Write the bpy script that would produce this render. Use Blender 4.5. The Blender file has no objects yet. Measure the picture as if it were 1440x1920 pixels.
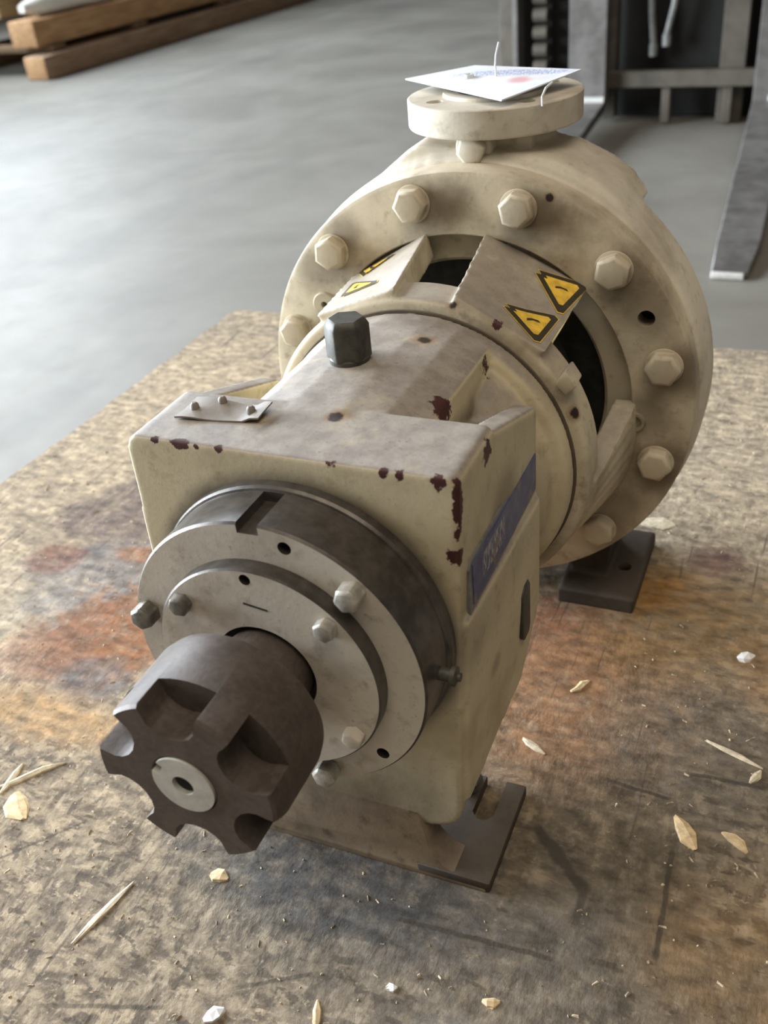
import bpy, bmesh, math, random
from mathutils import Vector, Matrix

# ------------------------------------------------------------------ camera, world, lights
scene = bpy.context.scene
S = 0.21            # metres per pump unit (radius of the big casing flange = 1 unit)
GZ = 1.12           # shaft height above the board, pump units
BT = 0.42           # board top above the floor, metres
ZO = BT + GZ * S    # shaft height above the floor

cam_d = bpy.data.cameras.new('camera')
cam = bpy.data.objects.new('camera', cam_d)
scene.collection.objects.link(cam)
cam_d.sensor_fit = 'VERTICAL'
cam_d.sensor_height = 36.0
cam_d.sensor_width = 27.0
cam_d.lens = 1850.0 / 1920.0 * 36.0
cam_d.clip_start = 0.02
cam_d.clip_end = 100
yaw, pitch, roll = map(math.radians, (-25.91, -32.698, -5.883))
fw = Vector((math.sin(yaw) * math.cos(pitch), math.cos(yaw) * math.cos(pitch), math.sin(pitch)))
rt = Vector((math.cos(yaw), -math.sin(yaw), 0))
up = rt.cross(fw)
r2 = math.cos(roll) * rt + math.sin(roll) * up
u2 = -math.sin(roll) * rt + math.cos(roll) * up
mw = Matrix(((r2.x, u2.x, -fw.x, 1.386 * S), (r2.y, u2.y, -fw.y, -3.882 * S), (r2.z, u2.z, -fw.z, 2.03 * S + ZO), (0, 0, 0, 1)))
cam.matrix_world = mw
cam_d.dof.use_dof = True
cam_d.dof.focus_distance = 0.74
cam_d.dof.aperture_fstop = 8.0
scene.camera = cam

scene.view_settings.view_transform = 'Standard'
scene.view_settings.look = 'None'
scene.view_settings.gamma = 1.0
scene.view_settings.use_curve_mapping = False
scene.view_settings.exposure = 0.13

world = bpy.data.worlds.new('world')
scene.world = world
world.use_nodes = True
bg = world.node_tree.nodes['Background']
bg.inputs[0].default_value = (1.0, 0.93, 0.82, 1)
bg.inputs[1].default_value = 0.135


def area(name, loc, target, sx, sy, power, color):
    d = bpy.data.lights.new(name, 'AREA')
    d.shape = 'RECTANGLE'; d.size = sx; d.size_y = sy; d.energy = power; d.color = color
    o = bpy.data.objects.new(name, d)
    scene.collection.objects.link(o)
    o.location = loc
    o.rotation_euler = (Vector(target) - Vector(loc)).to_track_quat('-Z', 'Y').to_euler()
    return o


# long band of high windows on the left side of the hall, daylight
area('daylight_window_band', (-8.0, 3.2, 4.0), (0, 2.4, 0.4), 11.0, 3.2, 1900, (0.80, 0.90, 1.0))
# open loading door at floor level, to the left of the pump
area('daylight_door', (-5.5, -0.2, 1.35), (0, 0, 0.7), 3.2, 2.5, 820, (0.84, 0.92, 1.0))
# roof light strips over the hall
area('roof_light', (0.8, -1.5, 6.0), (0.3, 0.0, 0.5), 5.0, 4.0, 190, (1.0, 0.88, 0.72))

# ------------------------------------------------------------------ helpers
C = scene.collection
rnd = random.Random(7)


def P(x, y, z):
    return (S * x, S * y, S * (z + GZ))


class MB:
    def __init__(self):
        self.v = []; self.f = []

    def add(self, vs, fs):
        n = len(self.v)
        self.v += [tuple(v) for v in vs]
        self.f += [tuple(i + n for i in f) for f in fs]
        return self

    def lathe(self, prof, n=96, axis='y', c=(0, 0, 0), closed=True, a0=0.0):
        """prof: list of (r, t) along the axis; closed profile loop or capped open profile"""
        vs = []
        for r, t in prof:
            for k in range(n):
                a = a0 + 2 * math.pi * k / n
                ca, sa = r * math.cos(a), r * math.sin(a)
                if axis == 'y': vs.append((c[0] + ca, c[1] + t, c[2] + sa))
                elif axis == 'z': vs.append((c[0] + ca, c[1] + sa, c[2] + t))
                else: vs.append((c[0] + t, c[1] + ca, c[2] + sa))
        fs = []
        m = len(prof)
        rng = range(m) if closed == 'loop' else range(m - 1)
        for i in rng:
            j = (i + 1) % m
            for k in range(n):
                l = (k + 1) % n
                fs.append((i * n + k, i * n + l, j * n + l, j * n + k))
        if closed is True:
            fs.append(tuple(range(n - 1, -1, -1)))
            fs.append(tuple((m - 1) * n + k for k in range(n)))
        return self.add(vs, fs)

    def prism(self, poly, t0, t1, axis='y'):
        n = len(poly)
        vs = []
        for t in (t0, t1):
            for a, b in poly:
                vs.append((a, t, b) if axis == 'y' else ((t, a, b) if axis == 'x' else (a, b, t)))
        fs = [tuple(range(n)), tuple(range(2 * n - 1, n - 1, -1))]
        for k in range(n):
            l = (k + 1) % n
            fs.append((k, n + k, n + l, l))
        return self.add(vs, fs)

    def box(self, x0, x1, y0, y1, z0, z1):
        return self.prism([(x0, z0), (x1, z0), (x1, z1), (x0, z1)], y0, y1, 'y')

    def tube(self, pts, r, n=8):
        pts = [Vector(p) for p in pts]
        vs = []; fs = []
        for i, p in enumerate(pts):
            d = (pts[min(i + 1, len(pts) - 1)] - pts[max(i - 1, 0)]).normalized()
            a = d.orthogonal().normalized(); b = d.cross(a)
            for k in range(n):
                t = 2 * math.pi * k / n
                vs.append(p + r * (math.cos(t) * a + math.sin(t) * b))
        for i in range(len(pts) - 1):
            for k in range(n):
                l = (k + 1) % n
                fs.append((i * n + k, i * n + l, (i + 1) * n + l, (i + 1) * n + k))
        fs.append(tuple(range(n - 1, -1, -1))); fs.append(tuple((len(pts) - 1) * n + k for k in range(n)))
        return self.add(vs, fs)

    def mesh(self, name, pump=True, recalc=True):
        vs = [P(*v) for v in self.v] if pump else self.v
        me = bpy.data.meshes.new(name)
        me.from_pydata(vs, [], self.f)
        if recalc:
            bm = bmesh.new(); bm.from_mesh(me)
            bmesh.ops.recalc_face_normals(bm, faces=bm.faces)
            bm.to_mesh(me); bm.free()
        me.update()
        return me


def smooth(me, ang=35):
    for p in me.polygons: p.use_smooth = True
    me.set_sharp_from_angle(angle=math.radians(ang))


def evaluated(me, setup):
    """bake modifiers set up by setup(obj) into a new mesh"""
    o = bpy.data.objects.new('tmp', me)
    C.objects.link(o)
    setup(o)
    dg = bpy.context.evaluated_depsgraph_get()
    out = bpy.data.meshes.new_from_object(o.evaluated_get(dg))
    bpy.data.objects.remove(o)
    return out


def bevel(me, w, seg=2, ang=40):
    def s(o):
        m = o.modifiers.new('b', 'BEVEL'); m.width = w; m.segments = seg
        m.limit_method = 'ANGLE'; m.angle_limit = math.radians(ang)
    return evaluated(me, s)


def cut(me, cutters):
    tmp = []

    def s(o):
        for c in cutters:
            co = bpy.data.objects.new('cutter', c); C.objects.link(co); tmp.append(co)
            m = o.modifiers.new('c', 'BOOLEAN'); m.operation = 'DIFFERENCE'; m.solver = 'EXACT'; m.object = co
    out = evaluated(me, s)
    for t in tmp: bpy.data.objects.remove(t)
    return out


def cast(mb, voxel=0.0024, it=4, name='cast'):
    me = mb.mesh(name)

    def s(o):
        m = o.modifiers.new('r', 'REMESH'); m.mode = 'VOXEL'; m.voxel_size = voxel; m.adaptivity = 0
        k = o.modifiers.new('s', 'SMOOTH'); k.iterations = it; k.factor = 0.5
    out = evaluated(me, s)
    for p in out.polygons: p.use_smooth = True
    return out


def obj(name, me, mat, parent=None):
    o = bpy.data.objects.new(name, me)
    C.objects.link(o)
    if mat is not None:
        me.materials.clear()
        for m in (mat if isinstance(mat, (list, tuple)) else [mat]): me.materials.append(m)
    if parent: o.parent = parent
    return o


def tag(o, label=None, cat=None, group=None, kind=None):
    if label: o['label'] = label
    if cat: o['category'] = cat
    if group: o['group'] = group
    if kind: o['kind'] = kind
    return o


def empty(name, loc=(0, 0, 0), rz=0):
    o = bpy.data.objects.new(name, None)
    C.objects.link(o)
    o.location = loc; o.rotation_euler = (0, 0, rz); o.empty_display_size = 0.05
    return o


# ------------------------------------------------------------------ materials
class NT:
    def __init__(self, name):
        self.m = bpy.data.materials.new(name); self.m.use_nodes = True
        self.t = self.m.node_tree; self.n = self.t.nodes
        self.b = self.n['Principled BSDF']
        self.co = self.n.new('ShaderNodeTexCoord').outputs['Object']

    def link(self, a, b): self.t.links.new(a, b)

    def val(self, sock, v):
        if hasattr(v, 'links') or isinstance(v, bpy.types.NodeSocket): self.link(v, sock)
        else: sock.default_value = v

    def noise(self, scale, detail=4, rough=0.55, dist=0.0, vec=None):
        n = self.n.new('ShaderNodeTexNoise'); n.inputs['Scale'].default_value = scale
        n.inputs['Detail'].default_value = detail; n.inputs['Roughness'].default_value = rough
        n.inputs['Distortion'].default_value = dist
        self.link(vec if vec is not None else self.co, n.inputs['Vector'])
        return n

    def voro(self, scale, vec=None, feat='F1'):
        n = self.n.new('ShaderNodeTexVoronoi'); n.inputs['Scale'].default_value = scale; n.feature = feat
        self.link(vec if vec is not None else self.co, n.inputs['Vector'])
        return n

    def mapping(self, scale=(1, 1, 1), rot=(0, 0, 0), vec=None):
        n = self.n.new('ShaderNodeMapping'); n.inputs['Scale'].default_value = scale; n.inputs['Rotation'].default_value = rot
        self.link(vec if vec is not None else self.co, n.inputs['Vector'])
        return n.outputs[0]

    def ramp(self, fac, a, b, ca=(0, 0, 0, 1), cb=(1, 1, 1, 1)):
        r = self.n.new('ShaderNodeMapRange'); r.interpolation_type = 'SMOOTHSTEP'
        r.inputs['From Min'].default_value = a; r.inputs['From Max'].default_value = b
        self.link(fac, r.inputs['Value'])
        return r.outputs[0]

    def math(self, op, a, b=None, clamp=False):
        n = self.n.new('ShaderNodeMath'); n.operation = op; n.use_clamp = clamp
        self.val(n.inputs[0], a)
        if b is not None: self.val(n.inputs[1], b)
        return n.outputs[0]

    def mix(self, fac, a, b, mode='MIX'):
        n = self.n.new('ShaderNodeMix'); n.data_type = 'RGBA'; n.blend_type = mode
        self.val(n.inputs['Factor'], fac)
        for s, v in ((n.inputs[6], a), (n.inputs[7], b)):
            if isinstance(v, bpy.types.NodeSocket): self.link(v, s)
            else: s.default_value = (*v[:3], 1)
        return n.outputs[2]

    def blob(self, p, r, noisev, wob=0.6, soft=0.25, sc=(1, 1, 1)):
        """mask of a rounded ragged spot about point p (object coords) with radius r"""
        v = self.n.new('ShaderNodeVectorMath'); v.operation = 'SUBTRACT'
        self.link(self.co, v.inputs[0]); v.inputs[1].default_value = p
        s = self.n.new('ShaderNodeVectorMath'); s.operation = 'MULTIPLY'
        self.link(v.outputs[0], s.inputs[0]); s.inputs[1].default_value = sc
        l = self.n.new('ShaderNodeVectorMath'); l.operation = 'LENGTH'; self.link(s.outputs[0], l.inputs[0])
        d = self.math('ADD', self.math('DIVIDE', l.outputs['Value'], r), self.math('MULTIPLY', self.math('SUBTRACT', noisev, 0.5), wob * 2))
        return self.math('SUBTRACT', 1.0, self.ramp(d, 1 - soft, 1 + soft))

    def bump(self, h, strength=0.3, dist=0.001):
        b = self.n.new('ShaderNodeBump'); b.inputs['Strength'].default_value = strength; b.inputs['Distance'].default_value = dist
        self.link(h, b.inputs['Height']); self.link(b.outputs[0], self.b.inputs['Normal'])

    def out(self, col, rough=0.5, metal=0.0, spec=0.4):
        self.val(self.b.inputs['Base Color'], col if isinstance(col, bpy.types.NodeSocket) else (*col[:3], 1))
        self.val(self.b.inputs['Roughness'], rough); self.b.inputs['Metallic'].default_value = metal
        self.b.inputs['Specular IOR Level'].default_value = spec
        return self.m

    def upz(self):
        g = self.n.new('ShaderNodeNewGeometry'); s = self.n.new('ShaderNodeSeparateXYZ')
        self.link(g.outputs['Normal'], s.inputs[0]); return s.outputs[2]


MAROON = (0.055, 0.014, 0.012)


def paint(name, base=(0.56, 0.50, 0.375), dirt=(0.25, 0.195, 0.125), dirtiness=0.5, dust=0.8, chips=(), rust=(), stains=(), speck=0.5, halo=None, rough=0.52, spec=0.38):
    k = NT(name)
    big = k.noise(14, 5, 0.6).outputs[0]
    mid = k.noise(60, 5, 0.65).outputs[0]
    fine = k.noise(320, 4, 0.6).outputs[0]
    col = k.mix(k.math('MULTIPLY', k.ramp(big, 0.40, 0.72), dirtiness), base, dirt)
    col = k.mix(k.math('MULTIPLY', k.ramp(mid, 0.52, 0.75), dirtiness * 0.8), col, (dirt[0] * 0.8, dirt[1] * 0.76, dirt[2] * 0.7))
    col = k.mix(k.math('MULTIPLY', k.ramp(fine, 0.62, 0.74), speck * 0.5), col, (0.09, 0.065, 0.045))
    if halo:                                                     # dark ring round the shaft axis: (inner, outer, strength)
        sx = k.n.new('ShaderNodeSeparateXYZ'); k.link(k.co, sx.inputs[0])
        zz = k.math('SUBTRACT', sx.outputs[2], S * GZ)
        rr = k.math('SQRT', k.math('ADD', k.math('MULTIPLY', sx.outputs[0], sx.outputs[0]), k.math('MULTIPLY', zz, zz)))
        rr = k.math('ADD', rr, k.math('MULTIPLY', k.math('SUBTRACT', big, 0.5), 0.02))
        g = k.math('MULTIPLY', k.math('SUBTRACT', 1.0, k.ramp(rr, halo[0] * S, halo[1] * S)), halo[2])
        col = k.mix(g, col, (0.07, 0.055, 0.04))
    if dust:
        dm = k.math('MULTIPLY', k.ramp(k.upz(), 0.35, 0.85), k.ramp(k.noise(24, 5, 0.65).outputs[0], 0.05, 0.50))
        dm = k.math('MULTIPLY', dm, dust)
        dcol = k.mix(k.ramp(mid, 0.30, 0.72), (0.200, 0.170, 0.150), (0.300, 0.266, 0.232))
        dcol = k.mix(k.math('MULTIPLY', k.ramp(fine, 0.58, 0.70), 0.5), dcol, (0.12, 0.095, 0.08))
        col = k.mix(dm, col, dcol)
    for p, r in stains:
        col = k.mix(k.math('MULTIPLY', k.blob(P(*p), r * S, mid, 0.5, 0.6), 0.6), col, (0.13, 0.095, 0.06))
    for p, r in rust:
        col = k.mix(k.math('MULTIPLY', k.blob(P(*p), r * 1.5 * S, mid, 0.7, 0.5), 0.6), col, (0.24, 0.125, 0.05))
        col = k.mix(k.blob(P(*p), r * S, fine, 0.4), col, (0.03, 0.018, 0.012))
    chn = k.noise(170, 5, 0.7).outputs[0] if chips else None
    for ch in chips:
        p, r = ch[0], ch[1]
        sc = ch[2] if len(ch) > 2 else (1, 1, 1)
        col = k.mix(k.blob(P(*p), r * 0.95 * S, chn, 1.3, 0.10, sc), col, MAROON)
    k.bump(k.math('ADD', k.math('MULTIPLY', mid, 0.5), k.math('MULTIPLY', fine, 0.3)), 0.35, 0.0012)
    return k.out(col, rough, 0, spec)


def metal(name, a, b, rough=0.45, met=0.6, scale=90, bump=0.25):
    k = NT(name)
    n = k.noise(scale, 5, 0.6).outputs[0]; n2 = k.noise(scale * 0.2, 4, 0.6).outputs[0]
    col = k.mix(k.ramp(k.math('MULTIPLY', k.math('ADD', n, n2), 0.5), 0.35, 0.65), a, b)
    k.bump(n, bump, 0.0008)
    return k.out(col, rough, met)


def plain(name, col, rough=0.6, met=0.0, var=0.15, scale=40):
    k = NT(name)
    n = k.noise(scale, 4).outputs[0]
    c = k.mix(k.ramp(n, 0.3, 0.7), tuple(x * (1 - var) for x in col), tuple(min(1, x * (1 + var)) for x in col))
    return k.out(c, rough, met)


M = {}
M['frame'] = paint('cream_paint_frame', base=(0.60, 0.515, 0.345), dirt=(0.30, 0.225, 0.13), dirtiness=0.55, dust=0.96, speck=0.5, halo=(0.50, 0.585, 0.85),
    chips=[((0.50, -1.70, 0.60), 0.030), ((0.16, -1.70, 0.61), 0.022), ((0.553, -1.68, 0.52), 0.022, (1, 1, 0.22)),
           ((0.552, -1.69, 0.43), 0.016, (1, 1, 0.4)), ((0.540, -1.69, 0.34), 0.032), ((-0.45, -1.69, 0.605), 0.014), ((-0.36, -1.69, 0.605), 0.020, (.6, 1, 1)),
           ((-0.22, -1.69, 0.605), 0.014), ((0.33, -1.69, 0.60), 0.018), ((0.38, -1.69, 0.60), 0.018), ((0.557, -1.43, 0.555), 0.038),
           ((0.56, -1.62, 0.18), 0.016), ((0.33, -1.16, 0.56), 0.052, (1, .8, .6)), ((0.26, -0.74, 0.50), 0.045, (.5, 1, 1)), ((-0.30, -1.69, .6), .01)],
    rust=[((0.06, -1.43, 0.61), 0.025), ((0.12, -0.80, 0.60), 0.026)],
    stains=[((0.58, -1.39, -0.33), 0.05), ((0.30, -1.69, -0.80), 0.20), ((0.0, -1.69, -0.85), 0.2), ((0.57, -1.25, 0.27), 0.12)])
M['lantern'] = paint('cream_paint_lantern', base=(0.60, 0.525, 0.38), dirtiness=0.75, dust=0.75,
    rust=[((0.16, -0.60, 0.67), 0.016), ((0.63, -0.59, 0.27), 0.022), ((0.62, -0.05, 0.60), 0.014)],
    chips=[((0.33, -0.59, 0.60), 0.022), ((0.17, -0.45, 0.67), 0.018), ((0.43, -0.09, 0.54), 0.0)][:2])
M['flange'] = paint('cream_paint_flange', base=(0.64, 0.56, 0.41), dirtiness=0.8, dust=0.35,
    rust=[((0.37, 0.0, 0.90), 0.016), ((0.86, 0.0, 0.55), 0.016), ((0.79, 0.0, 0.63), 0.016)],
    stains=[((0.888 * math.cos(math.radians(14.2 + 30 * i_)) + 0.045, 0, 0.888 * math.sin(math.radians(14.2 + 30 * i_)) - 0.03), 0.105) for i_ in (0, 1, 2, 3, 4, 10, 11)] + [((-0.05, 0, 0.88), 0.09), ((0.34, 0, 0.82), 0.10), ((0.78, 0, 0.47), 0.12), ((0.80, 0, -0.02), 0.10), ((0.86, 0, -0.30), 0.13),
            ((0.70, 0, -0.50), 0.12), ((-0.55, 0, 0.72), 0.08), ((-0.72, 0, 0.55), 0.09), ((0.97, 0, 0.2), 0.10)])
M['casing'] = paint('cream_paint_casing', base=(0.69, 0.63, 0.51), dirtiness=0.55, dust=0.35, speck=0.25)
M['foot'] = paint('grimy_paint_foot', base=(0.075, 0.060, 0.045), dirt=(0.040, 0.030, 0.022), dirtiness=0.8, dust=0.12, rough=0.7, spec=0.2)
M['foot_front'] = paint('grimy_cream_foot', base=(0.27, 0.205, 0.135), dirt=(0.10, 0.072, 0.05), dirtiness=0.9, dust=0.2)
M['cover'] = paint('cream_paint_cover', base=(0.57, 0.515, 0.43), dirt=(0.30, 0.25, 0.195), dirtiness=0.75, dust=0.3, speck=0.8)
M['cover_side'] = metal('oily_steel', (0.050, 0.043, 0.037), (0.11, 0.097, 0.085), 0.34, 0.4)
M['hub'] = metal('brown_cast_iron', (0.062, 0.047, 0.038), (0.096, 0.075, 0.064), 0.48, 0.15, 260, 0.2)
M['shaft'] = metal('pale_shaft_steel', (0.40, 0.385, 0.34), (0.55, 0.53, 0.48), 0.5, 0.1, 120)
M['dark'] = metal('dark_metal', (0.018, 0.017, 0.014), (0.045, 0.042, 0.035), 0.6, 0.1)
M['gland'] = metal('grey_green_seal_metal', (0.055, 0.055, 0.045), (0.10, 0.10, 0.085), 0.55, 0.2)
M['zinc'] = metal('dull_zinc', (0.30, 0.28, 0.24), (0.52, 0.49, 0.43), 0.4, 0.3, 200)
M['zinc_dark'] = metal('dark_zinc', (0.10, 0.095, 0.08), (0.22, 0.20, 0.17), 0.42, 0.4, 200)
M['bolt'] = paint('cream_paint_bolt', base=(0.55, 0.475, 0.345), dirtiness=0.6, dust=0.2, speck=0.3)
M['plug'] = metal('dark_olive_plug', (0.045, 0.042, 0.034), (0.085, 0.08, 0.066), 0.5, 0.2, 150)
M['seam'] = plain('brown_grime_seam', (0.115, 0.088, 0.060), 0.8)
M['hole'] = plain('hole_shade_black', (0.006, 0.004, 0.003), 0.9)
M['yellow'] = plain('sticker_yellow', (0.72, 0.46, 0.055), 0.45, 0, 0.2, 120)
M['black'] = plain('sticker_black', (0.035, 0.03, 0.02), 0.5)

# ------------------------------------------------------------------ setting: floor, wall
k = NT('concrete')
n1 = k.noise(1.2, 6, 0.6, 0.4).outputs[0]; n2 = k.noise(9, 6, 0.65).outputs[0]; n3 = k.noise(140, 3).outputs[0]
st = k.noise(1.0, 5, 0.6, 0.3, k.mapping((2.2, 0.5, 1), (0, 0, 0.5))).outputs[0]
col = k.mix(k.ramp(n1, 0.3, 0.7), (0.142, 0.131, 0.111), (0.200, 0.187, 0.162))
col = k.mix(k.math('MULTIPLY', k.ramp(st, 0.5, 0.72), 0.45), col, (0.11, 0.105, 0.095))
col = k.mix(k.math('MULTIPLY', k.ramp(n2, 0.55, 0.8), 0.4), col, (0.13, 0.128, 0.12))
k.bump(n3, 0.12, 0.002)
M['concrete'] = k.out(col, k.math('ADD', 0.46, k.math('MULTIPLY', n2, 0.20)), 0, 0.24)
fl = MB().box(-16, 12, -6, 20, -0.2, 0)
tag(obj('floor', fl.mesh('floor', False), M['concrete']), 'grey concrete hall floor with a cool sheen', kind='structure')
M['wall'] = plain('hall_wall', (0.20, 0.19, 0.17), 0.8, 0, 0.1, 2)
tag(obj('wall_back', MB().box(-16, 12, 20, 20.3, 0, 7).mesh('wall_back', False), M['wall']), 'plain dim back wall of the hall', kind='structure')

# ------------------------------------------------------------------ board on bearers
k = NT('stained_board')
fa = k.noise(48, 4, 0.58, 0.0, k.mapping((1, 2.0, 1), (0, 0, 0.25))).outputs[0]
fb = k.noise(52, 4, 0.58, 0.0, k.mapping((2.0, 1, 1), (0, 0, 0.55))).outputs[0]
big = k.noise(6, 5, 0.6, 0.3).outputs[0]
bl = k.noise(13, 5, 0.62).outputs[0]
fine = k.noise(170, 3, 0.6).outputs[0]
mid = k.noise(60, 5, 0.60, 0.0).outputs[0]
gm = k.ramp(bl, 0.42, 0.58)
grain = k.math('ADD', k.math('MULTIPLY', fa, gm), k.math('MULTIPLY', fb, k.math('SUBTRACT', 1.0, gm)))
col = k.mix(k.ramp(grain, 0.36, 0.64), (0.122, 0.095, 0.069), (0.330, 0.264, 0.184))
col = k.mix(k.math('MULTIPLY', k.ramp(big, 0.46, 0.66), 0.60), col, (0.178, 0.150, 0.119))
col = k.mix(k.math('MULTIPLY', k.ramp(mid, 0.58, 0.70), 0.55), col, (0.090, 0.074, 0.058))
col = k.mix(k.math('MULTIPLY', k.ramp(fine, 0.61, 0.70), 0.55), col, (0.52, 0.43, 0.31))
flk = k.noise(40, 4, 0.58, 0.0, k.mapping((1, 2.2, 1), (0, 0, 0.9))).outputs[0]
flk2 = k.noise(36, 4, 0.58, 0.0, k.mapping((2.4, 1, 1), (0, 0, 0.2))).outputs[0]
col = k.mix(k.math('MULTIPLY', k.ramp(flk, 0.56, 0.66), 0.60), col, (0.47, 0.375, 0.255))
col = k.mix(k.math('MULTIPLY', k.ramp(flk2, 0.57, 0.67), 0.55), col, (0.49, 0.40, 0.285))
col = k.mix(k.math('MULTIPLY', k.math('SUBTRACT', 1.0, k.ramp(flk, 0.34, 0.41)), 0.72), col, (0.072, 0.057, 0.043))
col = k.mix(k.math('MULTIPLY', k.math('SUBTRACT', 1.0, k.ramp(flk2, 0.34, 0.40)), 0.70), col, (0.080, 0.066, 0.052))
def bstain(p, r, c, amt, wob=0.7, soft=0.5, sc=(1, 1, 1), nz=None):
    global col
    msk = k.blob((p[0], p[1], BT), r, nz if nz is not None else bl, wob, soft, sc)
    msk = k.math('MULTIPLY', msk, k.math('ADD', 0.55, k.math('MULTIPLY', k.ramp(mid, 0.35, 0.6), 0.45)))
    tint = k.mix(k.ramp(flk, 0.3, 0.7), tuple(x * 0.66 for x in c), tuple(x * 1.40 for x in c))
    col = k.mix(k.math('MULTIPLY', msk, amt), col, tint)
# drier pale wood by the far left edge and behind the pump
bstain((-0.60, 0.26), 0.22, (0.46, 0.36, 0.235), 0.55, 0.6, 0.7, (1, .42, 1), big)
bstain((0.22, 0.35), 0.24, (0.45, 0.38, 0.28), 0.45, 0.5, 0.7, (1, .6, 1), big)
bstain((-0.50, -0.20), 0.10, (0.44, 0.37, 0.27), 0.45, 0.8, 0.6)
# oil and rust patches left of the pump
bstain((-0.46, 0.015), 0.105, (0.120, 0.088, 0.075), 0.90, 1.0, 0.3)
bstain((-0.44, -0.115), 0.085, (0.185, 0.168, 0.160), 0.80, 1.0, 0.35)
bstain((-0.35, -0.19), 0.080, (0.215, 0.092, 0.040), 0.95, 0.9, 0.25, nz=mid)
bstain((-0.41, -0.235), 0.050, (0.20, 0.100, 0.060), 0.80, 0.9, 0.35, nz=mid)
bstain((-0.51, -0.085), 0.035, (0.170, 0.080, 0.055), 0.85, 0.8, 0.3)
bstain((-0.415, -0.055), 0.030, (0.25, 0.115, 0.05), 0.80, 0.9, 0.4, (1, 2, 1))
bstain((-0.33, -0.262), 0.040, (0.125, 0.115, 0.115), 0.80, 0.9, 0.35)
bstain((-0.335, -0.315), 0.045, (0.36, 0.225, 0.105), 0.80, 0.8, 0.4, (.6, 1.3, 1))
# oil and rust right of the pump
bstain((0.10, -0.06), 0.075, (0.290, 0.135, 0.070), 0.92, 0.7, 0.4)
bstain((0.145, -0.145), 0.115, (0.265, 0.145, 0.075), 0.92, 0.8, 0.4)
bstain((0.22, 0.00), 0.095, (0.225, 0.145, 0.068), 0.80, 0.8, 0.45)
bstain((0.17, 0.05), 0.045, (0.30, 0.150, 0.040), 0.75, 0.8, 0.5)
bstain((0.27, -0.175), 0.095, (0.130, 0.112, 0.090), 0.90, 0.8, 0.4)
bstain((0.32, -0.06), 0.050, (0.33, 0.21, 0.115), 0.60, 0.9, 0.5)
bstain((0.235, 0.115), 0.030, (0.135, 0.075, 0.065), 0.8, 0.7, 0.4, nz=mid)
# dark oil round the front foot, with painted shade before it
bstain((0.19, -0.315), 0.090, (0.088, 0.072, 0.050), 0.92, 0.6, 0.5)
bstain((0.15, -0.42), 0.12, (0.118, 0.102, 0.082), 0.85, 0.7, 0.6, (.55, 1.5, 1))
bstain((0.02, -0.395), 0.075, (0.070, 0.067, 0.066), 0.90, 0.5, 0.45, (.55, 1.7, 1))  # painted shade under the hub, mixed with oil
bstain((0.31, -0.37), 0.06, (0.23, 0.145, 0.07), 0.6, 0.7, 0.5)
bstain((0.135, -0.505), 0.030, (0.19, 0.23, 0.26), 0.6, 0.6, 0.6)
def bstreak(p0, p1, w, c, amt):
    """dark streak from p0 to p1"""
    global col
    ang = math.atan2(p1[1] - p0[1], p1[0] - p0[0]); L = math.hypot(p1[0] - p0[0], p1[1] - p0[1])
    sb = k.n.new('ShaderNodeVectorMath'); sb.operation = 'SUBTRACT'; k.link(k.co, sb.inputs[0]); sb.inputs[1].default_value = (p0[0], p0[1], BT)
    mp = k.mapping((1, 1, 1), (0, 0, -ang), sb.outputs[0])
    sp = k.n.new('ShaderNodeSeparateXYZ'); k.link(mp, sp.inputs[0])
    dy = k.math('ABSOLUTE', k.math('ADD', sp.outputs[1], k.math('MULTIPLY', k.math('SUBTRACT', mid, 0.5), w * 1.5)))
    m_ = k.math('MULTIPLY', k.math('SUBTRACT', 1.0, k.ramp(dy, w * 0.35, w)), k.math('MULTIPLY', k.ramp(sp.outputs[0], -0.004, 0.006), k.math('SUBTRACT', 1.0, k.ramp(sp.outputs[0], L - 0.006, L + 0.004))))
    col = k.mix(k.math('MULTIPLY', m_, amt), col, c)
DK = (0.050, 0.042, 0.032)
bstreak((0.143, -0.291), (0.196, -0.339), 0.0075, DK, 0.9)
bstreak((0.196, -0.336), (0.195, -0.368), 0.0045, DK, 0.7)
bstreak((0.252, -0.279), (0.256, -0.379), 0.0030, DK, 0.75)
bstreak((0.067, -0.409), (0.189, -0.402), 0.0030, DK, 0.75)
bstreak((0.185, -0.226), (0.244, -0.231), 0.0030, DK, 0.8)
bstreak((0.252, -0.198), (0.316, -0.195), 0.0030, DK, 0.7)
bstreak((-0.06, -0.53), (-0.15, -0.56), 0.0025, DK, 0.6)
bstreak((-0.02, -0.50), (0.03, -0.47), 0.0025, DK, 0.6)
bstreak((-0.27, -0.47), (-0.22, -0.41), 0.0020, DK, 0.5)
for a, sc2, th in ((0.9, (40, 1.6, 1), 0.70), (2.2, (36, 1.5, 1), 0.71)):
    sn = k.noise(4, 2, 0.4, 0.3, k.mapping(sc2, (0, 0, a))).outputs[0]
    col = k.mix(k.math('MULTIPLY', k.ramp(sn, th, th + 0.06), 0.6), col, (0.07, 0.058, 0.046))
h = k.math('ADD', k.math('MULTIPLY', grain, 0.9), k.math('ADD', k.math('MULTIPLY', fine, 0.3), k.math('MULTIPLY', mid, 0.5)))
k.bump(h, 0.5, 0.003)
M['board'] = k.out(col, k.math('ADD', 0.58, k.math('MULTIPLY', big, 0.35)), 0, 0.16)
plat = empty('wooden_platform', (0, 0, 0))
tag(plat, 'stained worn wooden board platform carrying the pump', 'platform')
bx0, bx1, by0, by1 = -0.706, 0.56, -0.98, 0.685
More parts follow.
